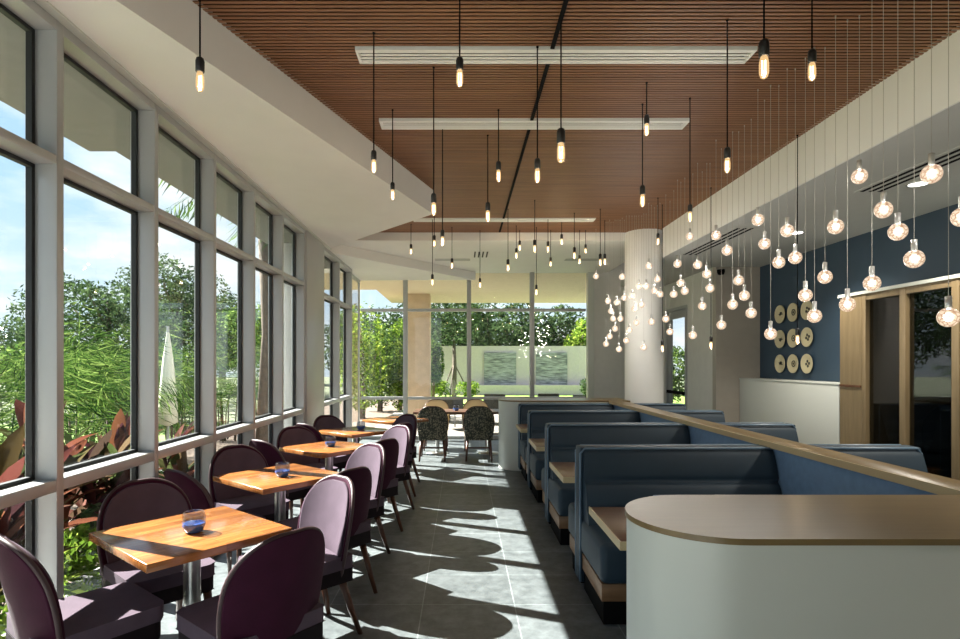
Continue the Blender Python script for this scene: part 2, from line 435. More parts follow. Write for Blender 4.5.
# sliding doors: window wall of timber stiles
dr = structroot('door_1', (XD, 0, 0))
stiles = [(6.42,6.48),(5.845,5.925),(5.215,5.295),(4.60,4.68),(3.98,4.06),(3.4,3.48),(2.9,2.98)]
for a, b in stiles:
    MB().box(-.005, .09, a, b, 0, 2.36).build('door_stile', M['doorwood'], dr, bevel=.003)
MB().box(.0, .085, 2.9, 6.48, 2.29, 2.36).build('door_head', M['doorwood'], dr)
MB().box(.0, .085, 2.9, 6.48, 0, .12).build('door_rail', M['doorwood'], dr)
MB().box(.04, .046, 2.95, 6.45, .12, 2.30).build('door_glass', M['glassdark'], dr)
# exit door
de = structroot('door_2', (4.175, 0, 0))
MB().box(-.02, .1, 10.56, 10.62, 0, 2.66).box(-.02, .1, 11.58, 11.64, 0, 2.66).box(-.02, .1, 10.62, 11.58, 2.6, 2.66).build('door_frame', M['alu'], de)
MB().box(.02, .06, 10.62, 10.74, 0, 2.6).box(.02, .06, 11.46, 11.58, 0, 2.6).box(.02, .06, 10.74, 11.46, 0, .2).box(.02, .06, 10.74, 11.46, 2.45, 2.6).build('door_leaf', M['alu'], de)
MB().box(.035, .042, 10.74, 11.46, .2, 2.45).build('door_glass', M['glass'], de)
MB().box(-.05, -.01, 10.7, 11.5, .98, 1.04).box(-.01, .02, 10.72, 10.76, .98, 1.04).box(-.01,.02,11.44,11.48,.98,1.04).build('push_bar', M['black'], de)

# ------------------------------------------------------------------ the long glass wall
MY = [-.75,.15,1.05,1.948, 2.843, 3.746, 4.64, 5.527, 6.41, 7.30]
MW = .05
TR = [(.937,.997),(2.572,2.616)]
def window_bay(n, y0, y1, ztop, last=False, transoms=TR):
    r = structroot('window_%d' % n, (XI, y0, 0)); L = y1-y0; d = XG-XI
    MB().box(d-.03, 0, 0, MW, 0, ztop).build('mullion', M['alu'], r, bevel=.003)
    if last: MB().box(d-.03, 0, L, L+MW, 0, ztop).build('mullion', M['alu'], r, bevel=.003)
    for i, (a, b) in enumerate(transoms):
        MB().box(d-.03, -.001, MW, L, a, b).build('sill' if i == 0 else 'transom', M['alu'], r, bevel=.003)
    MB().box(d-.03, -.001, MW, L, ztop-.06, ztop).build('head', M['alu'], r)
    MB().box(d-.03, -.001, MW, L, 0, .06).build('bottom_rail', M['alu'], r)
    zs = [.06] + [q for t in transoms for q in t] + [ztop-.06]
    g = MB(); gk = MB(); t = .02
    for i in range(0, len(zs), 2):
        a, b = zs[i], zs[i+1]
        g.box(d-.004, d+.004, MW, L, a, b)
        for yy0, yy1, za, zb in ((MW, MW+t, a, b), (L-t, L, a, b), (MW+t, L-t, a, a+t), (MW+t, L-t, b-t, b)):
            gk.box(d-.012, d+.02, yy0, yy1, za, zb)
    g.build('glass', M['glass'], r)
    gk.build('gasket', M['gasket'], r)
for i in range(len(MY)-1):
    window_bay(i+1, MY[i], MY[i+1], SOF, i == len(MY)-2)
struct('wall_left', MB().box(XG-.05, XI+.02, 7.352, 8.29, 0, SOF), M['alu'], bevel=.01)
MY2 = [8.30, 9.38, 10.44]
for i in range(2): window_bay(20+i, MY2[i], MY2[i+1], SOF, i == 1)
# corner pane without transoms
r = structroot('window_30', (XG, 10.49, 0))
MB().box(-.004, .004, 0, YF-10.49, .06, SOF-.05).build('glass', M['glass'], r)
MB().box(-.03, .03, 0, YF-10.49, SOF-.05, SOF).box(-.03, .03, 0, YF-10.49, 0, .06).build('window_rail', M['alu'], r)
struct('trim_4', MB().box(XI+.0, XI+.05, yl, 8.6, SOF-.012, SOF), M['whitepanel'])
struct('trim_5', MB().box(XG-.06, XI, -.75, 7.35, -.02, .015), M['alu'])

# ------------------------------------------------------------------ back glass wall
BX = [XG, -1.18, .146, 1.46, 2.62]
BT = [(.82,.875),(2.655,2.71)]
for i in range(4):
    r = structroot('window_%d' % (40+i), (BX[i], YF, 0)); L = BX[i+1]-BX[i]
    zt = SOF if i == 0 else LOWC
    mw = .045 if i else .012
    MB().box(-mw, mw, -.06, .06, 0, zt).build('mullion', M['alu'], r, bevel=.003)
    for j, (a, b) in enumerate(BT):
        MB().box(.045, L-.045, -.06, .06, a, b).build('sill' if j == 0 else 'transom', M['alu'], r, bevel=.003)
    MB().box(.045, L-.045, -.05, .05, 0, .06).build('bottom_rail', M['alu'], r)
    g = MB()
    for a, b in ((.06,BT[0][0]),(BT[0][1],BT[1][0]),(BT[1][1],zt)): g.box(.045, L-.045, -.004, .004, a, b)
    g.build('glass', M['glass'], r)

# ------------------------------------------------------------------ outside: roof edge, canopy, ground
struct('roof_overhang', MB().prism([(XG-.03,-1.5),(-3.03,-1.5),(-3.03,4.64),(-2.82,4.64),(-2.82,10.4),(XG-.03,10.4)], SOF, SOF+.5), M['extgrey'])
struct('roof_canopy', MB().prism([(-3.6,12.0),(-3.6,14.75),(-2.22,14.75),(-2.22,18.0),(6.5,18.0),(6.5,12.0)], 3.475, 3.9), M['cream'])
struct('pillar_canopy', MB().box(X(407,16.2), X(431,16.2), 15.6, 16.2, -.03, 3.475), M['tanstucco'], bevel=.01)
struct('pillar_porch', MB().lathe([(.2,-.12),(.2,SOF)], 28, Matrix.Translation((-2.62, 8.35, 0))), M['white'])
struct('ground_bed', MB().box(-6.5, XG-.06, -6, 30, -.3, -.12), M['mulch'])
struct('ground_lawn', MB().box(-14, -6.5, 4, 16, -.3, -.14), M['lawn'])
struct('ground_lawn_back', MB().box(XG-.06, 12, 22, 30.3, -.3, -.125), M['lawnback'])
struct('ground_yard', MB().box(-60, -14, -30, 70, -.3, -.15).box(-14, -6.5, -30, 4, -.3, -.15).box(-14, -6.5, 16, 70, -.3, -.15).box(-6.5, 60, 30.3, 70, -.3, -.15).box(XG-.06, 60, 18.5, 22, -.3, -.125).box(12, 60, 22, 30.3, -.3, -.15), M['yard'])
struct('ground_patio', MB().box(XG-.06, 12, YF+.06, 18.5, -.3, -.03), M['patio'])
struct('ground_bounce', MB().box(-8, 10, -14, -1.2, -.3, -.02), M['path'])  # unseen pale paving, added to bounce sunlight up to the ceilings
struct('path_garden', MB().box(-3.0, XG-.06, -1.0, 7.0, -.2, -.105), M['path'])

# water wall in the garden
ww = thing('water_wall', 'white garden wall with two stacked slate panels and a ledge', 'garden wall', (0, 31, -.12))
wx0, wx1 = X(437,31), X(589,31); wt = Zh(346,31)+.12
MB().box(wx0, wx1+.6, 0, .5, 0, wt).build('wall_body', M['stonewall'], ww)
MB().box(X(470,31), wx1+.3, -.7, 0, 0, .52).build('ledge', M['stonewall'], ww)
for a, b in ((484,516),(536,567)):
    MB().box(X(a,31), X(b,31), -.1, 0, .52, wt-.35).build('slate_panel', M['slate'], ww)

# ------------------------------------------------------------------ plants
def frond(mb, base, az, L, el, droop, nl=20, ll=.34, lw=.03):
    p = Vector(base); d = Vector((math.cos(az)*math.cos(el), math.sin(az)*math.cos(el), math.sin(el)))
    n = nl; step = L/n
    side = Vector((-math.sin(az), math.cos(az), 0))
    for i in range(n):
        t = i/(n-1)
        q = p + d*step
        up = side.cross(d)
        w = .008*(1-t)+.002
        mb.add([p-side*w, p+side*w, q+side*w, q-side*w], [(0,1,2,3)])
        if t > .15:
            le = ll*(math.sin(PI*min(1,(t-.1)/.9*.85+.15))**.6)*rnd.uniform(.85,1.1)
            for s in (-1, 1):
                tip = p + side*s*le*.85 + d*le*.55 - Vector((0,0,1))*le*rnd.uniform(.15,1.0) + up*le*.12 + Vector((rnd.uniform(-.15,.15), rnd.uniform(-.15,.15), 0))*le
                m = (p+tip)/2 + up*le*.08
                wv = d*lw
                mb.add([p, m-wv*.6, tip, m+wv*.6], [(0,1,2,3)])
        p = q
        d = (d + Vector((0,0,-1))*droop*step).normalized()
    return mb
def areca(name, label, loc, h, n, group=None, spread=.3, ll=.5):
    r = thing(name, label, 'palm', loc, 0, group)
    fo = MB(); st = MB()
    for i in range(n):
        a = rnd.uniform(0, 2*PI); b = rnd.uniform(0, spread)
        bp = Vector((math.cos(a)*b, math.sin(a)*b, 0)); hh = h*rnd.uniform(.02,.38)
        top = bp + Vector((math.cos(a)*.06, math.sin(a)*.06, hh))
        st.tube([bp, top], [.02,.012], 6)
        frond(fo, top, a, h*rnd.uniform(.55,.8), rnd.uniform(.9,1.45), rnd.uniform(.9,2.0)/max(h*.6,.5), 34, ll*.85*h/2.4, .013)
    fo.build('fronds', M['leafpalm'], r); st.build('stems', M['bark'], r)
    return r
def lance(mb, base, az, el, L, w, droop):
    p = Vector(base); d = Vector((math.cos(az)*math.cos(el), math.sin(az)*math.cos(el), math.sin(el)))
    side = Vector((-math.sin(az), math.cos(az), 0)); n = 6; vs = []
    for i in range(n+1):
        t = i/n; ww = w*(math.sin(PI*min(1, t*.85+.12))**.8) if i < n else .002
        fold = Vector((0,0,1))*ww*.35
        vs += [p - side*ww + fold, p, p + side*ww + fold]
        p = p + d*(L/n); d = (d + Vector((0,0,-1))*droop/n).normalized()
    fs = []
    for i in range(n):
        a = i*3; fs += [(a,a+1,a+4,a+3),(a+1,a+2,a+5,a+4)]
    mb.add(vs, fs, True)
def cordyline(label, loc, h, n):
    r = thing('cordyline', label, 'plant', loc)
    fo = MB(); st = MB()
    for s in range(3):
        a = rnd.uniform(0,2*PI); b = Vector((math.cos(a)*.12, math.sin(a)*.12, 0)); hh = h*rnd.uniform(.5,.72)
        st.tube([b, b+Vector((0,0,hh))], .014, 6)
        for i in range(n//3):
            lance(fo, b+Vector((0,0,hh*rnd.uniform(.35,1))), rnd.uniform(0,2*PI), rnd.uniform(.55,1.4), h*rnd.uniform(.34,.48), .045*h/.9, rnd.uniform(.2,.9))
    fo.build('leaves', M['leafred'], r); st.build('stems', M['bark'], r)
    return r
def leafball(mb, c, rad, n, s):
    for i in range(n):
        u, v = rnd.uniform(-1,1), rnd.uniform(0,2*PI); q = math.sqrt(1-u*u); rr = rnd.uniform(.55,1)**.5
        p = Vector((c[0]+rad[0]*q*math.cos(v)*rr, c[1]+rad[1]*q*math.sin(v)*rr, c[2]+rad[2]*u*rr))
        a = Vector((rnd.gauss(0,1), rnd.gauss(0,1), rnd.gauss(0,.7))).normalized()
        b = a.cross(Vector((rnd.gauss(0,1), rnd.gauss(0,1), rnd.gauss(0,1)))).normalized()
        l, w = s*rnd.uniform(.7,1.3), s*.42*rnd.uniform(.7,1.3)
        mb.add([p-a*l, p-b*w, p+a*l, p+b*w], [(0,1,2,3)])
def tree(name, label, loc, h, rad, n, s, m, cat='tree', group=None, trunk=True, low=.35):
    r = thing(name, label, cat, loc, 0, group)
    fo = MB(); k = 7
    for i in range(k):
        a = 2*PI*i/k + rnd.uniform(-.4,.4); d = rad*.5 if i else 0
        leafball(fo, (math.cos(a)*d, math.sin(a)*d, h*(low + (1-low)*rnd.uniform(.3,.72))), (rad*.6, rad*.6, h*(1-low)*.34), n//k, s)
    fo.build('foliage', M[m], r)
    if trunk:
        t = MB().tube([(0,0,0),(.05*h*.2,0,h*.3),(0,.03*h*.2,h*.72)], [h*.03,h*.024,h*.012], 8)
        for i in range(4):
            a = i*1.6; t.tube([(0,0,h*(.3+.07*i)),(math.cos(a)*rad*.5, math.sin(a)*rad*.5, h*(.55+.07*i))], [h*.012,h*.005], 6)
        t.build('trunk', M['bark'], r)
    return r
gz = -.12
# red-leaved plants close to the glass
for px, z, yt, lab in ((8,3.3,395,'red cordyline against the glass in the bay closest to the viewer'),
                       (34,4.6,392,'dark pink cordyline behind the closest metal mullion'),
                       (76,4.75,412,'orange-pink cordyline with tall upright leaves, second window bay'),
                       (100,5.0,400,'tall pink cordyline in the middle of the second bay'),
                       (122,5.3,416,'small orange cordyline beside the second metal mullion'),
                       (176,5.9,412,'red cordyline seen through the third window bay')):
    cordyline(lab, (X(px,z), z, gz), Zh(yt,z)+.05, 33)
# palms
for i, (px, z, yt, n, lab) in enumerate(((8,6.5,312,14,'feathery green palm in the bay closest to the viewer'),
    (40,8.5,300,13,'feathery palm hidden partly by the first wide mullion'),
    (78,7.6,282,15,'bright areca palm in the second window bay, the fullest one'),
    (112,9.5,292,14,'areca palm behind the pink cordylines'),
    (140,11,300,12,'areca palm partly behind the second mullion'),
    (172,10,318,13,'areca palm behind the folded parasol'),
    (190,13,330,12,'smaller areca palm further out in the third bay'),
    (224,12.5,322,13,'areca palm in the fourth window bay'),
    (262,15,318,12,'areca palm in the fifth window bay'))):
    areca('areca_palm', lab, (X(px,z), z, gz), Zh(yt,z)+.12, n+5)
pt = thing('tall_palm', 'tall palm whose fronds hang into the upper pane by the porch', 'palm', (X(262,9.5), 9.5, gz))
fo = MB(); tk = MB().tube([(0,0,0),(.1,0,2.2),(0,0,4.3)], [.13,.1,.08], 10)
for i in range(16): frond(fo, (0,0,4.3), i*2*PI/16+rnd.uniform(-.2,.2), 1.9, rnd.uniform(.1,1.2), .9, 24, .42)
fo.build('fronds', M['leafpalm'], pt); tk.build('trunk', M['bark'], pt)
# trees beyond
for px, z, yt, rad, nm, lab in ((108,24,262,3.1,'leafdark','broad dark oak beyond the palms, second window bay'),
    (176,34,254,3.4,'leafdark','dark dense oak seen through the third window bay'),
    (22,30,318,3.6,'leafdark','low dark tree on the skyline behind the first mullion'),
    (222,40,268,2.6,'leafdark','dark tree in the fourth window bay'),
    (262,30,300,2.8,'leafmid','leafy tree in the fifth window bay'),
    (288,46,310,2.8,'leafmid','leafy tree outside beside the grey wall panel'),
    (52,18,345,2.0,'leafmid','rounded green bush behind the areca palms'),
    (140,16,338,1.9,'leafmid','green bushy tree behind the second mullion')):
    h = Zh(yt,z)+.15
    tree('oak_tree' if 'oak' in lab else 'garden_tree', lab, (X(px,z), z, gz-.02), h, rad, 9000 if 'oak' in lab else 6000, .075*z/26+.03, nm, low=.12)
# planting seen through the back glass
for px, z, yt, rad, nm, lab in ((362,17.5,302,.9,'leafbright','bright yellow-green shrub in the corner pane beside the window frame'),
    (380,20,318,.85,'leafmid','tall green shrub in the middle of the corner pane'),
    (400,20.6,322,.55,'leafbright','slim bright shrub against the tan pillar'),
    (433,24,342,.5,'leafmid','fern-like bush at the end of the white garden wall')):
    h = Zh(yt,z)+.15
    tree('garden_shrub', lab, (X(px,z), z, gz), h, rad, 4200, .065, nm, 'shrub', low=.02, trunk=True)
for px, z, yt, lab in ((352,39.5,298,'distant dark tree under the canopy edge'),(385,35,306,'distant tree between shrub and tan pillar'),
    (420,39.5,298,'dark evergreen behind the tan pillar'),(452,35,302,'dark tree behind the staked young tree'),(486,39.5,298,'dark evergreen above the first slate panel'),
    (520,35,302,'dark evergreen between the two slate panels'),(552,39.5,306,'dark grey-green tree above the second slate panel'),(588,39.5,308,'dark tree at the end of the garden wall by the room corner')):
    tree('evergreen_tree', lab, (X(px,z), z, gz-.02), Zh(yt,z)+.15, 2.0, 3400, .16, 'leafdark', low=.05)
tree('evergreen_tree', 'bright leafy tree above the garden wall near the pale room corner', (X(580,33.5), 33.5, gz-.02), Zh(318,33.5)+.15, 1.1, 1500, .14, 'leafbright', low=.3)
sk = thing('staked_tree', 'young tree with wooden support stakes before the garden wall', 'tree', (X(454,29), 29, gz))
MB().tube([(0,0,0),(.03,0,1.4),(0,0,2.9)], [.13,.11,.08], 8).build('trunk', M['bark'], sk)
for a in (0.3, 2.4, 4.5): MB().tube([(math.cos(a)*.9, math.sin(a)*.9, 0),(0,0,1.7)], .035, 6).build('stake', M['bark'], sk)
fo = MB(); leafball(fo, (0,0,3.9), (1.5,1.5,1.3), 1500, .13); fo.build('foliage', M['leafdark'], sk)
for i, (px, lab) in enumerate(((441,'low yellow-green plant at the foot of the staked tree'),(468,'low green plant beside the ledge of the garden wall'))):
    t = tree('garden_shrub', lab, (X(px,28), 28, gz), .9, .6, 500, .1, 'leafbright', 'shrub', low=.0, trunk=False)
tree('garden_shrub', 'small dark bush at the end of the wall ledge', (X(590,28.6), 28.6, gz), .9, .5, 600, .09, 'leafdark', 'shrub', low=0, trunk=False)
tree('garden_shrub', 'green bush outside the exit door beyond the white column', (7.0, 19.2, -.125), 2.6, .9, 2500, .08, 'leafmid', 'shrub', low=.0, trunk=False)
# low bright ground plants near the glass
for px, py, z, lab in ((14,525,3.2,'low bright green plant under the sill of the closest bay'),(40,500,3.9,'low dark green plant behind the first mullion base'),(120,500,4.6,'low dark green plant below the pink cordylines'),(150,475,5.4,'low dark green plant below the second mullion'),(178,462,6.2,'low dark green plant under the red cordyline'),(205,450,6.6,'low dark green plant below the fourth bay sill'),(72,545,3.35,'low bright green plant on the path below the second bay'),
                       (98,528,3.9,'low yellow-green plant behind the dark dining chair'),(258,428,7.2,'low bright plant below the fifth window bay')):
    tree('ground_plant', lab, (X(px,z)-.15, z, -.105), .55 if 'dark' in lab else .36, .32 if 'dark' in lab else .2, 700 if 'dark' in lab else 200, .045, 'leafdark' if 'dark green' in lab else 'leafbright', 'plant', low=0, trunk=False)
# folded parasol
um = thing('folded_parasol', 'folded cream parasol standing among palms, third window bay', 'parasol', (X(168,8.6), 8.6, gz))
MB().lathe([(.03,.75),(.14,.8),(.125,1.2),(.075,1.75),(.015,2.2)], 10).build('canopy', M['canvas'], um)
MB().lathe([(.02,0),(.02,2.25)], 8).build('pole', M['alu'], um)
MB().lathe([(.25,0),(.25,.06)], 16).build('base', M['extgrey'], um)
# patio chairs outside the back glass
def patio_chair(label, x, y, rz):
    r = thing('patio_chair', label, 'chair', (x, y, -.03), rz, 'grey patio chairs outside')
    MB().box(-.27,.27,-.26,.26,.36,.44).build('seat', M['weave'], r, bevel=.02)
    MB().box(-.29,.29,-.3,-.24,.36,.78).build('backrest', M['weave'], r, bevel=.025)
    for s in (-1,1):
        MB().box(s*.29-.025,s*.29+.025,-.27,.25,.58,.62).build('armrest', M['weave'], r, bevel=.01)
        for yy in (-.25,.23):
            MB().tube([(s*.27,yy,.6 if yy>0 else .4),(s*.29,yy*1.1,0)], .016, 6).build('leg', M['extgrey'], r)
    return r
for px, z, rz, lab in ((448,14.0,.4,'grey patio chair outside between the green chairs'),(497,15.5,-.3,'grey patio chair outside past the second green chair'),
    (516,14.2,.2,'grey patio chair outside before the rounded booth end'),(550,15.2,PI,'grey patio chair outside below the second slate panel'),(580,14.4,2.6,'grey patio chair outside by the back wall corner')):
    patio_chair(lab, X(px,z), z, rz)

# ------------------------------------------------------------------ booths
P0, PITCH, BXL, BXR = 3.97, 1.5, .825, 2.17
def back_profile(front):
    pts = []
    edges = [.42,.59,.76,.985] if True else []
    y0, bul = .05, .026
    for i in range(len(edges)-1):
        a, b = edges[i], edges[i+1]
        for t in range(9):
            u = t/8; zz = a+(b-a)*u; pts.append((front*(y0 + .20*(.985-zz)/.565 + bul*(math.sin(PI*u)**.32)), zz))
    return pts
def channels(mb, front, x0, x1):
    p = back_profile(front); n = len(p)
    c = [(x0, y, z) for y, z in p] + [(x1, y, z) for y, z in p]
    q = [(x0, 0, z) for y, z in p] + [(x1, 0, z) for y, z in p]
    mb.add(c, [(i, i+1, n+i+1, n+i) if front > 0 else (i, n+i, n+i+1, i+1) for i in range(n-1)], True)
    for base in (0, n):
        mb.add(c[base:base+n] + q[base:base+n], [(i, i+1, n+i+1, n+i) for i in range(n-1)], False)
    mb.add([c[n-1], c[2*n-1], q[2*n-1], q[n-1]], [(0,1,2,3)])
def make_bench(label, y, x0, x1, sides, group, open_end):
    """bench root at its back panel; sides: -1 a seat towards the viewer, +1 a seat away"""
    r = thing('booth_bench', label, 'booth seat', (x0, y, 0), 0, group)
    L = x1-x0
    MB().box(0.0, L, -.05, .05, .05, .992).build('back_panel', M['blue'], r, bevel=.012, seg=3)
    for s in sides:
        ch = MB(); channels(ch, s, .02, L); ch.build('channelled_back', M['blue'], r, recalc=True)
        D = .66 if s < 0 else .42
        y0, y1 = sorted((s*.06, s*D))
        MB().box(.0, L, y0, y1, .255, .5).build('seat_cushion', M['blue'], r, bevel=.045, seg=4)
        y0, y1 = sorted((s*.05, s*(D-.03)))
        MB().box(.012, L, y0, y1, .15, .255).build('wood_band', M['woodband'], r, bevel=.003)
        y0, y1 = sorted((s*.05, s*(D-.06)))
        MB().box(.03, L, y0, y1, 0, .15).build('plinth', M['black'], r)
    e = 0 if open_end == 'low' else L
    pp = MB()
    for yy in (-.075, .075):
        pp.tube([(e, yy, .06),(e, yy, .95),(e+(.03 if e == 0 else -.03), yy, .985),(L-e, yy, .985)] , .009, 6)
    pp.build('piping', M['bluepipe'], r)
    MB().box(*( (-.004,.03) if e == 0 else (L-.03,L+.004)), -.075, .075, .05, .99).build('end_panel', M['blue'], r, bevel=.012, seg=3)
    return r
names = ['behind the rounded counter', 'first full booth back, beside the aisle', 'second full booth back, beside the aisle', 'third full booth back, beside the aisle', 'last booth back, against the far rounded end']
for i in range(5):
    y = P0 + .075 + PITCH*(i-1)
    if i == 4: y = 8.24
    if i == 0: y = 2.462
    make_bench('navy upholstered booth bench, ' + names[i], y, BXL, BXR, [1] if i == 0 else [-1] if i == 4 else [-1,1], 'aisle-side booth benches', 'low')
for i, lab in ((1,'tallest in view'),(2,'in the middle'),(3,'third along'),(4,'beside the white column')):
    y = P0 + .075 + PITCH*(i-1) if i < 4 else 8.24
    make_bench('dark navy booth bench beyond the oak-capped divider, ' + lab, y, 2.33, 3.20, [-1] if i == 4 else [-1,1], 'booth benches beyond the divider', 'high')
for i in range(4):
    y0 = 2.67 + PITCH*i
    lab = ['first booth table, its corner beside the rounded counter','second booth table along the aisle','third booth table along the aisle','last booth table by the far rounded end'][i]
    t = thing('booth_table', 'brown ' + lab, 'table', (1.42, y0+.325, 0), 0, 'booth tables')
    MB().box(-.675, .70, -.325, .325, .705, .742).build('tabletop', M['tablewood'], t, bevel=.004)
    MB().box(-.681, -.675, -.327, .327, .703, .744).box(-.681,.7,-.331,-.325,.703,.744).build('sunlit_edge', M['caplip'], t)  # pale strip paints sunlight onto the table edges
    MB().box(.1,.2,-.05,.05,.03,.705).build('post', M['black'], t)
    MB().box(-.1,.4,-.19,.19,0,.03).build('base_plate', M['black'], t, bevel=.005)
# divider
dv = thing('booth_divider', 'long blue padded divider with oak cap between booth rows', 'partition', (2.235, 0, 0))
MB().box(-.055, .085, 2.42, 8.36, 0, .985).build('padded_panel', M['divblue_lit'], dv, bevel=.008)
MB().box(-.085, .10, 2.40, 8.36, .995, 1.03).build('cap', M['caplam'], dv, bevel=.002)
MB().box(-.092, -.085, 2.40, 8.36, .988, 1.03).build('cap_edge', M['caplip'], dv)
# rounded counters
def stadium(x0, xc, yc, R, x1, n=28, s=1.0):
    pts = [(x1, yc-R)]
    for i in range(n+1):
        a = -PI/2 - PI*i/n
        pts.append((xc + R*math.cos(a)*s, yc + R*math.sin(a)))
    pts.append((x1, yc+R))
    return pts
def counter(label, xc, yc, R, x1, loc_y):
    r = thing('rounded_counter', label, 'counter', (xc, yc, 0))
    MB().prism(stadium(0, 0, 0, R-.006, x1-xc), 0, 1.010, smooth=True).build('body', M['whitepanel'], r)
    MB().prism(stadium(0, 0, 0, R, x1-xc), 1.010, 1.03, smooth=True).build('countertop', M['caplam'], r)
    return r
for nm in (0,):
    counter('white rounded-end counter with brown wood top, close to the viewer', .906, 2.08, .30, 3.5, 0)
    counter('white rounded booth end wall at the far end of the booths', (.88), 8.66, .33, 2.46, 0)

# ------------------------------------------------------------------ dining chairs and tables by the glass
def arch_grid(z0, z1, hw0, hw1, off, bulge, nu=15, nv=22, tilt=.20, wrap=.075, exp=2.5, mid=.5):
    g = []
    for j in range(nv):
        v = j/(nv-1); s = math.sin(v*PI/2)*.995
        if s < mid: w = hw0 + (hw1-hw0)*math.sin(s/mid*PI/2)
        else:
            t = (s-mid)/(1-mid); w = hw1*(max(0, 1-t**exp))**(1/exp)
        z = z0 + (z1-z0)*s
        for i in range(nu):
            u = math.sin((-1+2*i/(nu-1))*PI/2)
            x = u*w
            y = -.20 - tilt*(z-.42) + wrap*(x/.24)**2 + off
            if bulge: y += bulge*(1-u*u)*(1-min(1,s)**4)*min(1, 6*s)
            g.append((x, y, z))
    return g
def chair_meshes(variant):
    out = {}
    nu, nv = 15, 22
    out['back_shell'] = (MB().slab(arch_grid(.33,.885,.20,.245,0,0), arch_grid(.33,.885,.20,.245,-.036,0), nu, nv), variant[0])
    out['back_cushion'] = (MB().slab(arch_grid(.43,.868,.20,.226,.016,.022), arch_grid(.43,.868,.20,.226,.0,0), nu, nv), variant[1])
    rim = []
    g = arch_grid(.33,.885,.20,.245,-.02,0)
    L = [g[j*nu] for j in range(nv)] + [g[j*nu+nu-1] for j in range(nv-1,-1,-1)]
    out['rim'] = (MB().tube(L, .012, 6), variant[2])
    return out
def make_chair(label, variant, group, legm, stretcher=False):
    r = thing('dining_chair', label, 'chair', (0,0,0), 0, group)
    for n, (mb, m) in chair_meshes(variant).items():
        o = mb.build(n, m, r, recalc=True)
    st = MB()
    st.prism([(-.235,-.23),(-.215,.235),(-.17,.265),(.17,.265),(.215,.235),(.235,-.23)], .415, .485)
    st.build('seat', variant[1], r, bevel=.025, seg=4)
    MB().prism([(-.225,-.235),(-.21,.23),(-.165,.255),(.165,.255),(.21,.23),(.225,-.235)], .335, .418).build('seat_base', variant[3], r, bevel=.02, seg=3)
    for sx in (-1,1):
        MB().tube([(sx*.18,.20,.345),(sx*.205,.225,0)], [.024,.014], 8).build('leg', legm, r)
        MB().tube([(sx*.18,-.18,.345),(sx*.195,-.235,.16),(sx*.205,-.295,0)], [.024,.020,.014], 8).build('leg', legm, r)
    if stretcher:
        MB().box(-.19,.19,-.235,-.215,.20,.225).build('stretcher', legm, r)
    return r
proto = make_chair('x', (M['plum'], M['lav'], M['piping'], M['seatside']), 'plum chairs along the glass wall', M['darkleg'])
tabs = [(-1.34,2.83),(-1.35,4.23),(-1.32,5.66),(-1.31,7.05),(-.98,8.42)]
ordt = ['first','second','third','fourth','fifth']
where = ['the large one close to the viewer','its cup before the pale chair','with the cup between dark chairs','near the grey wall panel','small and far, by the back glass']
first = True
def place(x, y, rz, label):
    global first
    c = proto if first else copy_tree(proto)
    first = False
    c.location = (x, y, 0); c.rotation_euler = (0,0,rz); c['label'] = label
    return c
CH = {'C': (-37,.50,'dark outer back to the aisle and viewer'),
      'D': (47,.58,'back to the aisle, sunlit lavender inner back'),
      'B': (136,.47,'facing the viewer, dark inner back'),
      'A': (222,.45,'back to the glass, plum outer back sunlit')}
for i, (tx, ty) in enumerate(tabs):
    t = thing('dining_table', '%s square butcher-block table of the glass-wall row, %s' % (ordt[i], where[i]), 'table', (tx, ty, 0), math.radians(50), 'square tables along the glass wall')
    MB().box(-.345,.345,-.345,.345,.712,.75).build('tabletop', M['butcher'], t, bevel=.003)
    MB().lathe([(.04,.02),(.04,.70)], 16).build('post', M['steel'], t)
    MB().lathe([(.10,.695),(.10,.712)], 16).build('mount_plate', M['black'], t)
    MB().lathe([(.23,0),(.23,.012),(.05,.03)], 28).build('base_plate', M['steel'], t)
    if i < 4:
        for kk, (ang, rad, desc) in CH.items():
            a = math.radians(ang); x, yy = tx + rad*math.cos(a), ty + rad*math.sin(a)
            rz = math.atan2(-math.sin(a), -math.cos(a)) - PI/2 + (math.radians(9 if i == 0 else 13) if kk == 'A' else 0)
            if kk == 'B' and i == 3: x += .06; yy -= .06
            if kk == 'D' and i == 2: x += .05
            if kk == 'B' and i == 2: x += .04
            place(x, yy, rz, 'plum chair at the %s window table, %s' % (ordt[i], desc))
# votives
def votive(label, x, y, z=.75):
    r = thing('votive_holder', label, 'candle holder', (x, y, z), 0, 'blue glass votives on the tables')
    MB().lathe([(.028,0),(.042,.007),(.054,.035),(.053,.046)], 18).build('blue_base', M['blueglass'], r)
    MB().lathe([(.053,.046),(.055,.058),(.051,.085),(.046,.10),(.043,.098),(.048,.07),(.043,.048)], 18, cap=False).build('clear_rim', M['cupglass'], r)
vz = [(194,532),(282.5,476.5),(330.5,446.5),(361,429.5)]
for i, (px, py) in enumerate(vz):
    z = F*(CAM-.75)/(py-VY)
    votive('small blue glass votive on the %s table from the viewer' % ordt[i], X(px, z), z)
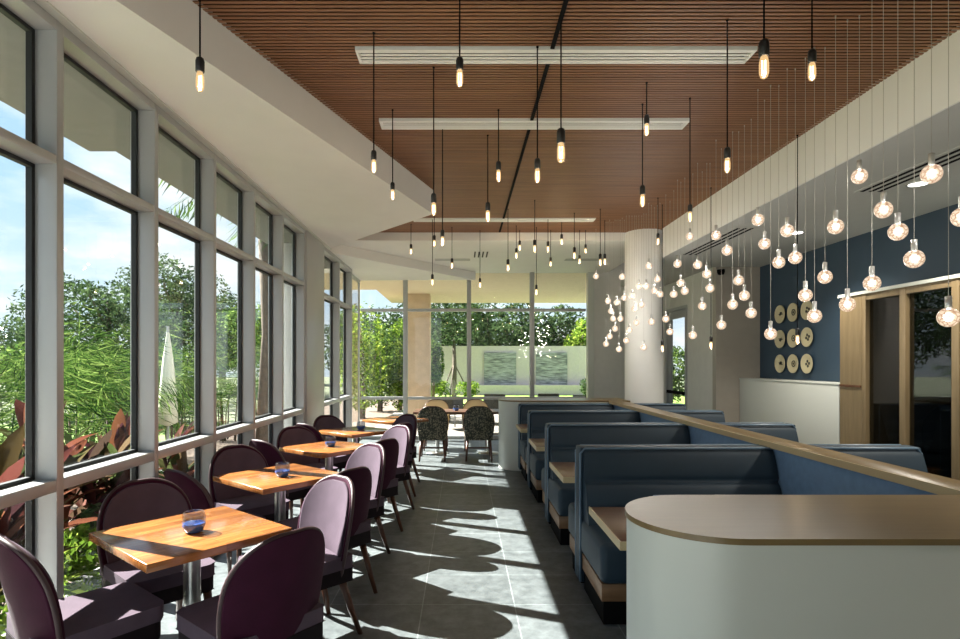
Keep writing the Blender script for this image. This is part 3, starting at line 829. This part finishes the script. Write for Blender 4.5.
# far group: long table with green patterned chairs
ft = thing('long_table', 'long wooden table before the back glass with patterned chairs', 'table', (.02, 9.98, 0))
MB().box(-.85,.85,-.33,.33,.712,.75).build('tabletop', M['tablewood'], ft, bevel=.003)
for s in (-.45,.45):
    MB().lathe([(.035,.02),(.035,.712)], 14, Matrix.Translation((s,0,0))).build('post', M['steel'], ft)
    MB().lathe([(.2,0),(.2,.012),(.05,.03)], 24, Matrix.Translation((s,0,0))).build('base_plate', M['steel'], ft)
votive('tiny dark votive on the long table at the back', X(456,9.9), 9.9)
gproto = make_chair('green patterned chair at the long table, back to the viewer, beside the plum row', (M['darkfab'], M['darkfab'], M['darkleg'], M['darkfab']), 'chairs at the long table', M['darkleg'], True)
gproto.location = (X(433,9.4), 9.42, 0)
c = copy_tree(gproto); c.location = (X(478.5,9.4), 9.42, 0); c['label'] = 'green patterned chair at the long table, back to the viewer, beside the booths'
cproto = make_chair('cream-backed chair across the long table, facing the viewer, beside the plum row', (M['creamfab'], M['creamfab'], M['darkleg'], M['creamfab']), 'chairs across the long table', M['darkleg'], True)
cproto.location = (X(436,10.5), 10.5, 0); cproto.rotation_euler = (0,0,PI)
c = copy_tree(cproto); c.location = (X(476,10.5), 10.5, 0); c['label'] = 'cream-backed chair across the long table, facing the viewer, beside the booths'

# ------------------------------------------------------------------ ceiling fittings
for i, (dy, a, b) in enumerate(DIFFY):
    lab = ['long white slot diffuser across the timber ceiling, closest and widest','long white slot diffuser across the timber ceiling, middle one','thin white slot diffuser across the timber ceiling, by the recess'][i]
    r = thing('linear_diffuser', lab, 'air vent', ((a+b)/2, dy, CEIL), 0, 'slot diffusers in the timber ceiling')
    h = (b-a)/2; w = .085
    MB().box(-h,h,-w,w,.018,.028).build('backing', M['slot'], r)
    fr = MB().box(-h,h,-w,-w+.018,-.012,.018).box(-h,h,w-.018,w,-.012,.018).box(-h,-h+.018,-w+.018,w-.018,-.012,.018).box(h-.018,h,-w+.018,w-.018,-.012,.018)
    fr.build('frame', M['diffuser'], r)
    bl = MB()
    for q in (-.0555,-.0185,.0185,.0555): bl.box(-h+.018,h-.018,q-.0105,q+.0105,-.010,-.006)
    bl.build('blade', M['diffuser'], r)
tr_ = MB()
for a, b in ((2.2,3.61),(3.80,4.675),(4.865,7.855),(8.045,8.68)): tr_.box(.56,.585,a,b,CEIL-.012,CEIL)
r = tr_.build('ceiling_track', M['black'])
tag(r, 'thin black track running the length of the timber ceiling', 'light track')
for px, z in ((918.5,5.0),(796,6.88)):
    x = X(px, z)
    r = thing('downlight', 'round recessed downlight in the grey ceiling, ' + ('closer to the viewer' if z < 6 else 'further along the aisle'), 'ceiling light', (x, z, RC), 0, 'downlights in the grey ceiling')
    MB().lathe([(.075,-.006),(.095,-.006),(.095,.004)], 24, cap=False).lathe([(.075,-.006),(.095,-.006)],24,cap=False).build('trim_ring', M['diffuser'], r)
    MB().lathe([(.0001,-.003),(.078,-.003)], 24, cap=False).build('lens', M['downlight'], r)
for nm, (xa, ya, yb, lab) in enumerate(((3.74,3.4,5.25,'slot vent in the grey ceiling above the timber doors'),(3.30,6.6,8.3,'slot vent in the grey ceiling close to the white bulkhead'))):
    r = thing('aisle_vent', lab, 'air vent', (xa, (ya+yb)/2, RC), 0, 'slot vents in the grey ceiling')
    h = (yb-ya)/2
    MB().box(-.13,.13,-h,h,-.004,.003).build('frame', M['greyceil'], r)
    s = MB()
    for q in (-.08,0,.08): s.box(q-.018,q+.018,-h+.03,h-.03,-.006,-.0035)
    s.build('slot', M['black'], r)
r = thing('recess_vent', 'dark slotted grille in the white ceiling by the back glass', 'air vent', (X(481,9.9), 9.9, LOWC))
s = MB()
for q in range(4): s.box(-.12+q*.07,-.095+q*.07,-.25,.25,-.006,.0)
s.build('slot', M['slot'], r)
for i, (x0, x1, lab) in enumerate(((435,470,'pale recessed slot vent in the ceiling beside the dark grille'),(565,602,'pale recessed slot vent in the ceiling beside the column'))):
    r = thing('ceiling_vent', lab, 'air vent', (X((x0+x1)/2,10.4), 10.4, LOWC))
    h = X(x1,10.4)-X(x0,10.4)
    MB().box(-h/2,h/2,-.1,.1,-.005,0).build('trim_plate', M['greyceil'], r)
r = thing('security_camera', 'small black dome camera at the corner above the taupe wall', 'camera', (4.215, 9.28, Zh(271,9.3)))
MB().lathe([(.001,-.07),(.045,-.06),(.06,-.02),(.06,.02)], 16).build('dome', M['black'], r)
MB().box(-.03,.03,0,.085,-.01,.035).build('bracket', M['whitepanel'], r)

# plates on the navy wall
rows = ['top','middle','bottom']; cols = ['closest to the taupe wall','in the centre column','closest to the timber doors']
for ri, zz in enumerate((2.325,1.945,1.57)):
    for ci, yy in enumerate((8.72,8.38,8.04)):
        r = thing('wall_plate', 'cream decorative plate, %s row, %s' % (rows[ri], cols[ci]), 'wall plate', (XW, yy, zz), 0, 'nine plates on the navy wall')
        R = Matrix.Rotation(-PI/2, 4, 'Y')
        MB().lathe([(.06,.001),(.09,.012),(.135,.034),(.138,.03),(.138,.04),(.13,.041),(.09,.022),(.0005,.019)], 28, R).build('dish', M['plate'], r)
        mt = MB(); kx = (ri*3+ci)
        if kx % 3 == 0:
            for q in range(5): mt.box(-.008,.008,-.05+q*.006,.05-q*.018,.0,.004, R @ Matrix.Translation((0,0,.021)) @ Matrix.Rotation(q*.7+kx,4,'Z'))
        elif kx % 3 == 1:
            mt.lathe([(.035,.021),(.048,.022),(.048,.026),(.035,.026)], 16, R, cap=False).lathe([(.001,.025),(.018,.025)], 12, R, cap=False)
        else:
            for q in range(4): mt.lathe([(.001,.025),(.02,.025),(.02,.021)], 10, R @ Matrix.Translation((.035*math.cos(q*1.57+kx), .035*math.sin(q*1.57+kx), 0)), cap=False)
        mt.build('motif', M['ink'], r)

# ------------------------------------------------------------------ pendants
ED = [(200,57,92,2.6),(459.7,57,87,2.95),(561,128,163,3.3),(764,39,79,2.4),(812,49,81,2.85),(727.3,147,173,3.32),(646.7,114.5,136,4.06),(690,204,222,4.3),
 (642.5,185,207,4.4),(537.4,158,183,3.6),(498.5,161,182,4.5),(487.8,202,222,5.0),(373.8,150,173,3.45),(392.6,182,200,4.5),(433.7,193,215.5,3.85),(442.5,229.5,246,4.85),
 (411,244,254.5,8.2),(434.3,235,247,7.4),(452,258,268.6,8.4),(432.4,274,285.5,7.9),(480,278,287.5,8.6),(508,259,271.5,7.4),(516.3,248,258.6,8.3),(519.7,240.4,250.7,8.6),
 (534.7,239.5,252.6,7.0),(536.4,284.6,295,8.4),(548,241,252.6,7.9),(550.7,257,266.7,8.6),(561.7,233.8,245,8.1),(574.3,247,259,7.6),(579.6,254.5,264,8.6),(585.6,244,253.6,8.6),
 (600.3,253.6,266,7.4),(604.8,253.6,265,8.0),(658,233,245,6.9),(662.4,340,352,7.2),(711,336,349,6.5),(797.5,328,344.5,5.0)]
GL = [(859.4,176.4,16.5),(931.5,174,21),(883.4,209.8,18.4),(897.9,231.7,19.3),(914.2,258.9,20),(835.6,226.6,16.5),(872,283.2,17.4),(847.4,304.4,16.3),(825,276.9,15),(962,217,21),(948.5,317.2,21.6),
 (757.9,219.8,13),(787.2,230.7,14),(764.5,243.7,12.5),(778.8,262.4,13.2),(795.3,257.7,14),(805.4,295.3,14.5),(814.5,316,15),(770.6,333.8,13.2),(716,235.4,10.6),(727.2,250.4,11.2),
 (697.6,264.8,9.5),(706.8,274,9.5),(710,288.3,9.5),(738.7,280.4,11),(732.6,304.6,11),(744.4,295.6,11.3),(751.2,313,11.6),(702.2,306,9.1),(721.4,325,10.2),(692.8,335.2,9),(684.8,291,8.8),(680.8,283,8.6),
 (648.7,266,7.6),(677.6,263.8,8.7),(657.5,279.2,7.5),(646.2,286.4,7.1),(654.4,290.8,7.4),(660,294.2,7.6),(673.8,294.2,8.2),(689.8,236.6,8.4),(641.6,304.8,7),(651.4,321.8,7.5),(665.8,318.9,8),(670,331.7,7.7),(643.8,347.3,7.1),
 (638.8,286.4,7),(622.2,276.7,6.9),(596,276.3,6.6),(608,301,6.7),(617,302.4,6.8),(624.3,297.7,6.8),(632,296,7),(634.6,308.6,7),(611,311.2,6.7),(613.2,318.6,6.7),(620.5,318.8,6.8),(615,328.6,6.8),(609.7,336.3,6.8),
 (629.2,330,7),(626.3,340.4,7),(636.3,322.5,7),(606,343.8,6.7),(619,349.2,6.8)]
ed_meshes = {}
def shared(key, fn):
    if key not in ed_meshes: ed_meshes[key] = fn()
    return ed_meshes[key]
def part(me, name, m, parent, scale=None, loc=(0,0,0)):
    if not me.materials: me.materials.append(m)
    o = bpy.data.objects.new(name, me); COL.objects.link(o); o.parent = parent; o.location = loc
    if scale: o.scale = scale
    return o
m_cord = MB().lathe([(.0042,0),(.0042,1)], 6).mesh('cord')
m_socket = MB().lathe([(.006,.075),(.017,.068),(.021,.055),(.021,.004),(.018,0)], 14).mesh('socket')
m_bulb = MB().lathe([(.013,0),(.016,-.01),(.0195,-.03),(.0195,-.072),(.014,-.088),(.004,-.095)], 14).mesh('bulb')
m_fil = MB().tube([(.006,0,-.015),(.007,.002,-.072),(-.001,-.006,-.075),(-.007,0,-.07),(-.006,.003,-.015)], .0028, 5).mesh('filament')
m_rose = MB().lathe([(.008,-.008),(.008,0)], 10).mesh('ceiling_rose')
def zone_ed(px, py):
    if px < 300: return 'over the first window table'
    if py < 100: return 'high against the timber slats'
    if py < 232: return 'hanging below the timber slats'
    if px > 640: return 'hanging among the crystal globes'
    return 'before the white back ceiling'
for k_, (px, yt, yb, z) in enumerate(sorted(ED)):
    x = X(px, z); sc_ = (yb-yt)*z/F/.17; zs = Zh(yt, z) - .075*sc_
    ceil = CEIL
    r = thing('filament_pendant', 'glowing filament bulb on black cord, %s from the glass wall, %s' % (ordinal(k_+1), zone_ed(px, yt)), 'pendant light', (x, z, zs), 0, 'filament bulb pendants')
    part(m_socket, 'socket', M['blackmetal'], r, (sc_,)*3)
    b = part(m_bulb, 'bulb', M['bulb'], r, (sc_,)*3)
    f = part(m_fil, 'filament', M['filament'], b)
    part(m_cord, 'cord', M['black'], r, (1,1,ceil-zs-.07*sc_), (0,0,.07*sc_))
    part(m_rose, 'ceiling_rose', M['black'], r, None, (0,0,ceil-zs))
m_globe = MB().lathe([(.014,.036)] + [(.0475*math.sin(t*PI/14),  .049*math.cos(t*PI/14)) for t in range(2,14)] + [(.001,-.049)], 20).mesh('globe')
m_cap = MB().lathe([(.013,.036),(.0145,.038),(.0145,.104),(.004,.107)], 14).mesh('socket_cap')
m_wire = MB().lathe([(.0014,0),(.0014,1)], 5).mesh('wire')
m_stud = MB().lathe([(.004,-.012),(.004,0)], 8).mesh('ceiling_stud')
def zone_gl(px, py):
    if px > 915 and py > 280: return 'before the timber doors'
    if py < 190 and px > 780: return 'before the white bulkhead and grey ceiling'
    if px > 756 : return 'before the navy wall' if py > 262 - (px-760)*.3 else 'before the grey ceiling'
    if px > 715: return 'before the taupe wall'
    if px > 665: return 'before the pale pilaster and exit door'
    if px > 627: return 'before the white column'
    return 'between the column and back glass'
for k_, (px, py, d) in enumerate(sorted(GL)):
    z = .095*F/d
    x = min(2.62, max(2.02, X(px, z))); z = x*F/(px-VX)
    if z > 8.5: z = 8.5; x = X(px, z)
    r = thing('globe_pendant', 'crystal globe pendant, %s from the back window, %s' % (ordinal(k_+1), zone_gl(px, py)), 'pendant light', (x, z, Zh(py, z)), 0, 'crystal globe pendants over the booths')
    s = d/F*z/.095*.88
    part(m_globe, 'globe', M['globe'], r, (s,)*3)
    part(m_cap, 'socket_cap', M['chrome'], r, (s,)*3)
    part(m_wire, 'wire', M['cordsilver'], r, (1,1,CEIL-Zh(py,z)-.1*s), (0,0,.1*s))
    part(m_stud, 'ceiling_stud', M['cordsilver'], r, None, (0,0,CEIL-Zh(py,z)))

# furniture glimpsed through the sliding doors
pr = thing('lounge_chair', 'dark round-backed chair behind the sliding glass doors', 'chair', (6.3, 7.25, 0), 2.4)
MB().slab(arch_grid(.3,1.05,.3,.36,0,0,exp=2.2), arch_grid(.3,1.05,.3,.36,-.08,0,exp=2.2), 15, 22).build('backrest', M['black'], pr, recalc=True)
MB().box(-.3,.3,-.2,.35,.25,.46).build('seat', M['black'], pr, bevel=.04, seg=3)
for sx in (-1,1):
    for sy in (-.15,.3): MB().tube([(sx*.25,sy,.26),(sx*.27,sy,0)], .018, 6).build('leg', M['darkleg'], pr)

# ------------------------------------------------------------------ light
S = bpy.data.lights.new('sun', 'SUN'); S.energy = 21; S.angle = math.radians(.5); S.color = (1,.97,.91)
so = bpy.data.objects.new('sun', S); COL.objects.link(so)
so.rotation_euler = Vector((1,-.42,-.925)).to_track_quat('-Z','Y').to_euler(); so.location = (-8,3,9)
for lx, z in ((X(918.5,5.0),5.0),(X(796,6.88),6.88),(4.02,3.12),(4.02,1.24)):  # last two have no visible fitting, added to brighten the aisle side
    L = bpy.data.lights.new('downlight_and_fill', 'SPOT'); L.energy = 130; L.spot_size = 2.2; L.spot_blend = .8; L.shadow_soft_size = .07; L.color = (1,.93,.82)
    o = bpy.data.objects.new('downlight_and_fill', L); COL.objects.link(o); o.location = (lx, z, RC-.03)

lg = bpy.data.lights.new('globe_lamp', 'POINT'); lg.energy = 2.1; lg.shadow_soft_size = .022; lg.color = (1,.96,.90)
le = bpy.data.lights.new('filament_lamp', 'POINT'); le.energy = 1.8; le.shadow_soft_size = .012; le.color = (1,.88,.72)
for r in [o for o in bpy.data.objects if o.parent is None and o.name.split('.')[0] in ('globe_pendant','filament_pendant')]:
    gl = r.name.startswith('globe')
    o = bpy.data.objects.new('globe_lamp' if gl else 'filament_lamp', lg if gl else le); COL.objects.link(o)
    o.location = (r.location.x, r.location.y, r.location.z - (0 if gl else .05))
w = bpy.data.worlds.new('sky'); sc.world = w; w.use_nodes = True; nt = w.node_tree
bg = nt.nodes['Background']
tc = nt.nodes.new('ShaderNodeTexCoord'); sx = nt.nodes.new('ShaderNodeSeparateXYZ'); nt.links.new(tc.outputs['Generated'], sx.inputs[0])
rp = nt.nodes.new('ShaderNodeValToRGB'); e = rp.color_ramp.elements
e[0].position = 0; e[0].color = (.72,.84,.93,1); e[1].position = .8; e[1].color = (.22,.42,.74,1)
q = e.new(.25); q.color = (.46,.68,.90,1)
nt.links.new(sx.outputs['Z'], rp.inputs['Fac'])
# clouds: direction projected on a dome
ad = nt.nodes.new('ShaderNodeMath'); ad.operation = 'ADD'; ad.inputs[1].default_value = .22; nt.links.new(sx.outputs['Z'], ad.inputs[0])
dx = nt.nodes.new('ShaderNodeMath'); dx.operation = 'DIVIDE'; nt.links.new(sx.outputs['X'], dx.inputs[0]); nt.links.new(ad.outputs[0], dx.inputs[1])
dy = nt.nodes.new('ShaderNodeMath'); dy.operation = 'DIVIDE'; nt.links.new(sx.outputs['Y'], dy.inputs[0]); nt.links.new(ad.outputs[0], dy.inputs[1])
cb = nt.nodes.new('ShaderNodeCombineXYZ'); nt.links.new(dx.outputs[0], cb.inputs[0]); nt.links.new(dy.outputs[0], cb.inputs[1])
no = nt.nodes.new('ShaderNodeTexNoise'); no.inputs['Scale'].default_value = 1.5; no.inputs['Detail'].default_value = 9; no.inputs['Roughness'].default_value = .58
nt.links.new(cb.outputs[0], no.inputs['Vector'])
cr = nt.nodes.new('ShaderNodeValToRGB'); cr.color_ramp.elements[0].position = .43; cr.color_ramp.elements[1].position = .64
nt.links.new(no.outputs['Fac'], cr.inputs['Fac'])
mx = nt.nodes.new('ShaderNodeMix'); mx.data_type = 'RGBA'; nt.links.new(cr.outputs['Color'], mx.inputs[0])
nt.links.new(rp.outputs['Color'], mx.inputs[6]); mx.inputs[7].default_value = (.98,1.0,1.0,1)
nt.links.new(mx.outputs[2], bg.inputs['Color']); bg.inputs['Strength'].default_value = .85

# ------------------------------------------------------------------ camera and view
cd = bpy.data.cameras.new('camera'); cam = bpy.data.objects.new('camera', cd); COL.objects.link(cam)
cam.location = (0, 0, CAM); cam.rotation_euler = (PI/2, 0, 0)
cd.sensor_fit = 'HORIZONTAL'; cd.sensor_width = 36; cd.lens = F/960*36
cd.shift_x = (480-VX)/960; cd.shift_y = (VY-319.5)/960; cd.clip_start = .05; cd.clip_end = 500
sc.camera = cam
vs = sc.view_settings
vs.view_transform = 'Standard'; vs.look = 'None'; vs.gamma = 1; vs.exposure = .8; vs.use_curve_mapping = False
cy = sc.cycles
cy.max_bounces = 12; cy.diffuse_bounces = 7; cy.glossy_bounces = 4; cy.transparent_max_bounces = 24
cy.caustics_reflective = False; cy.caustics_refractive = False
cy.sample_clamp_indirect = 6; cy.use_denoising = True
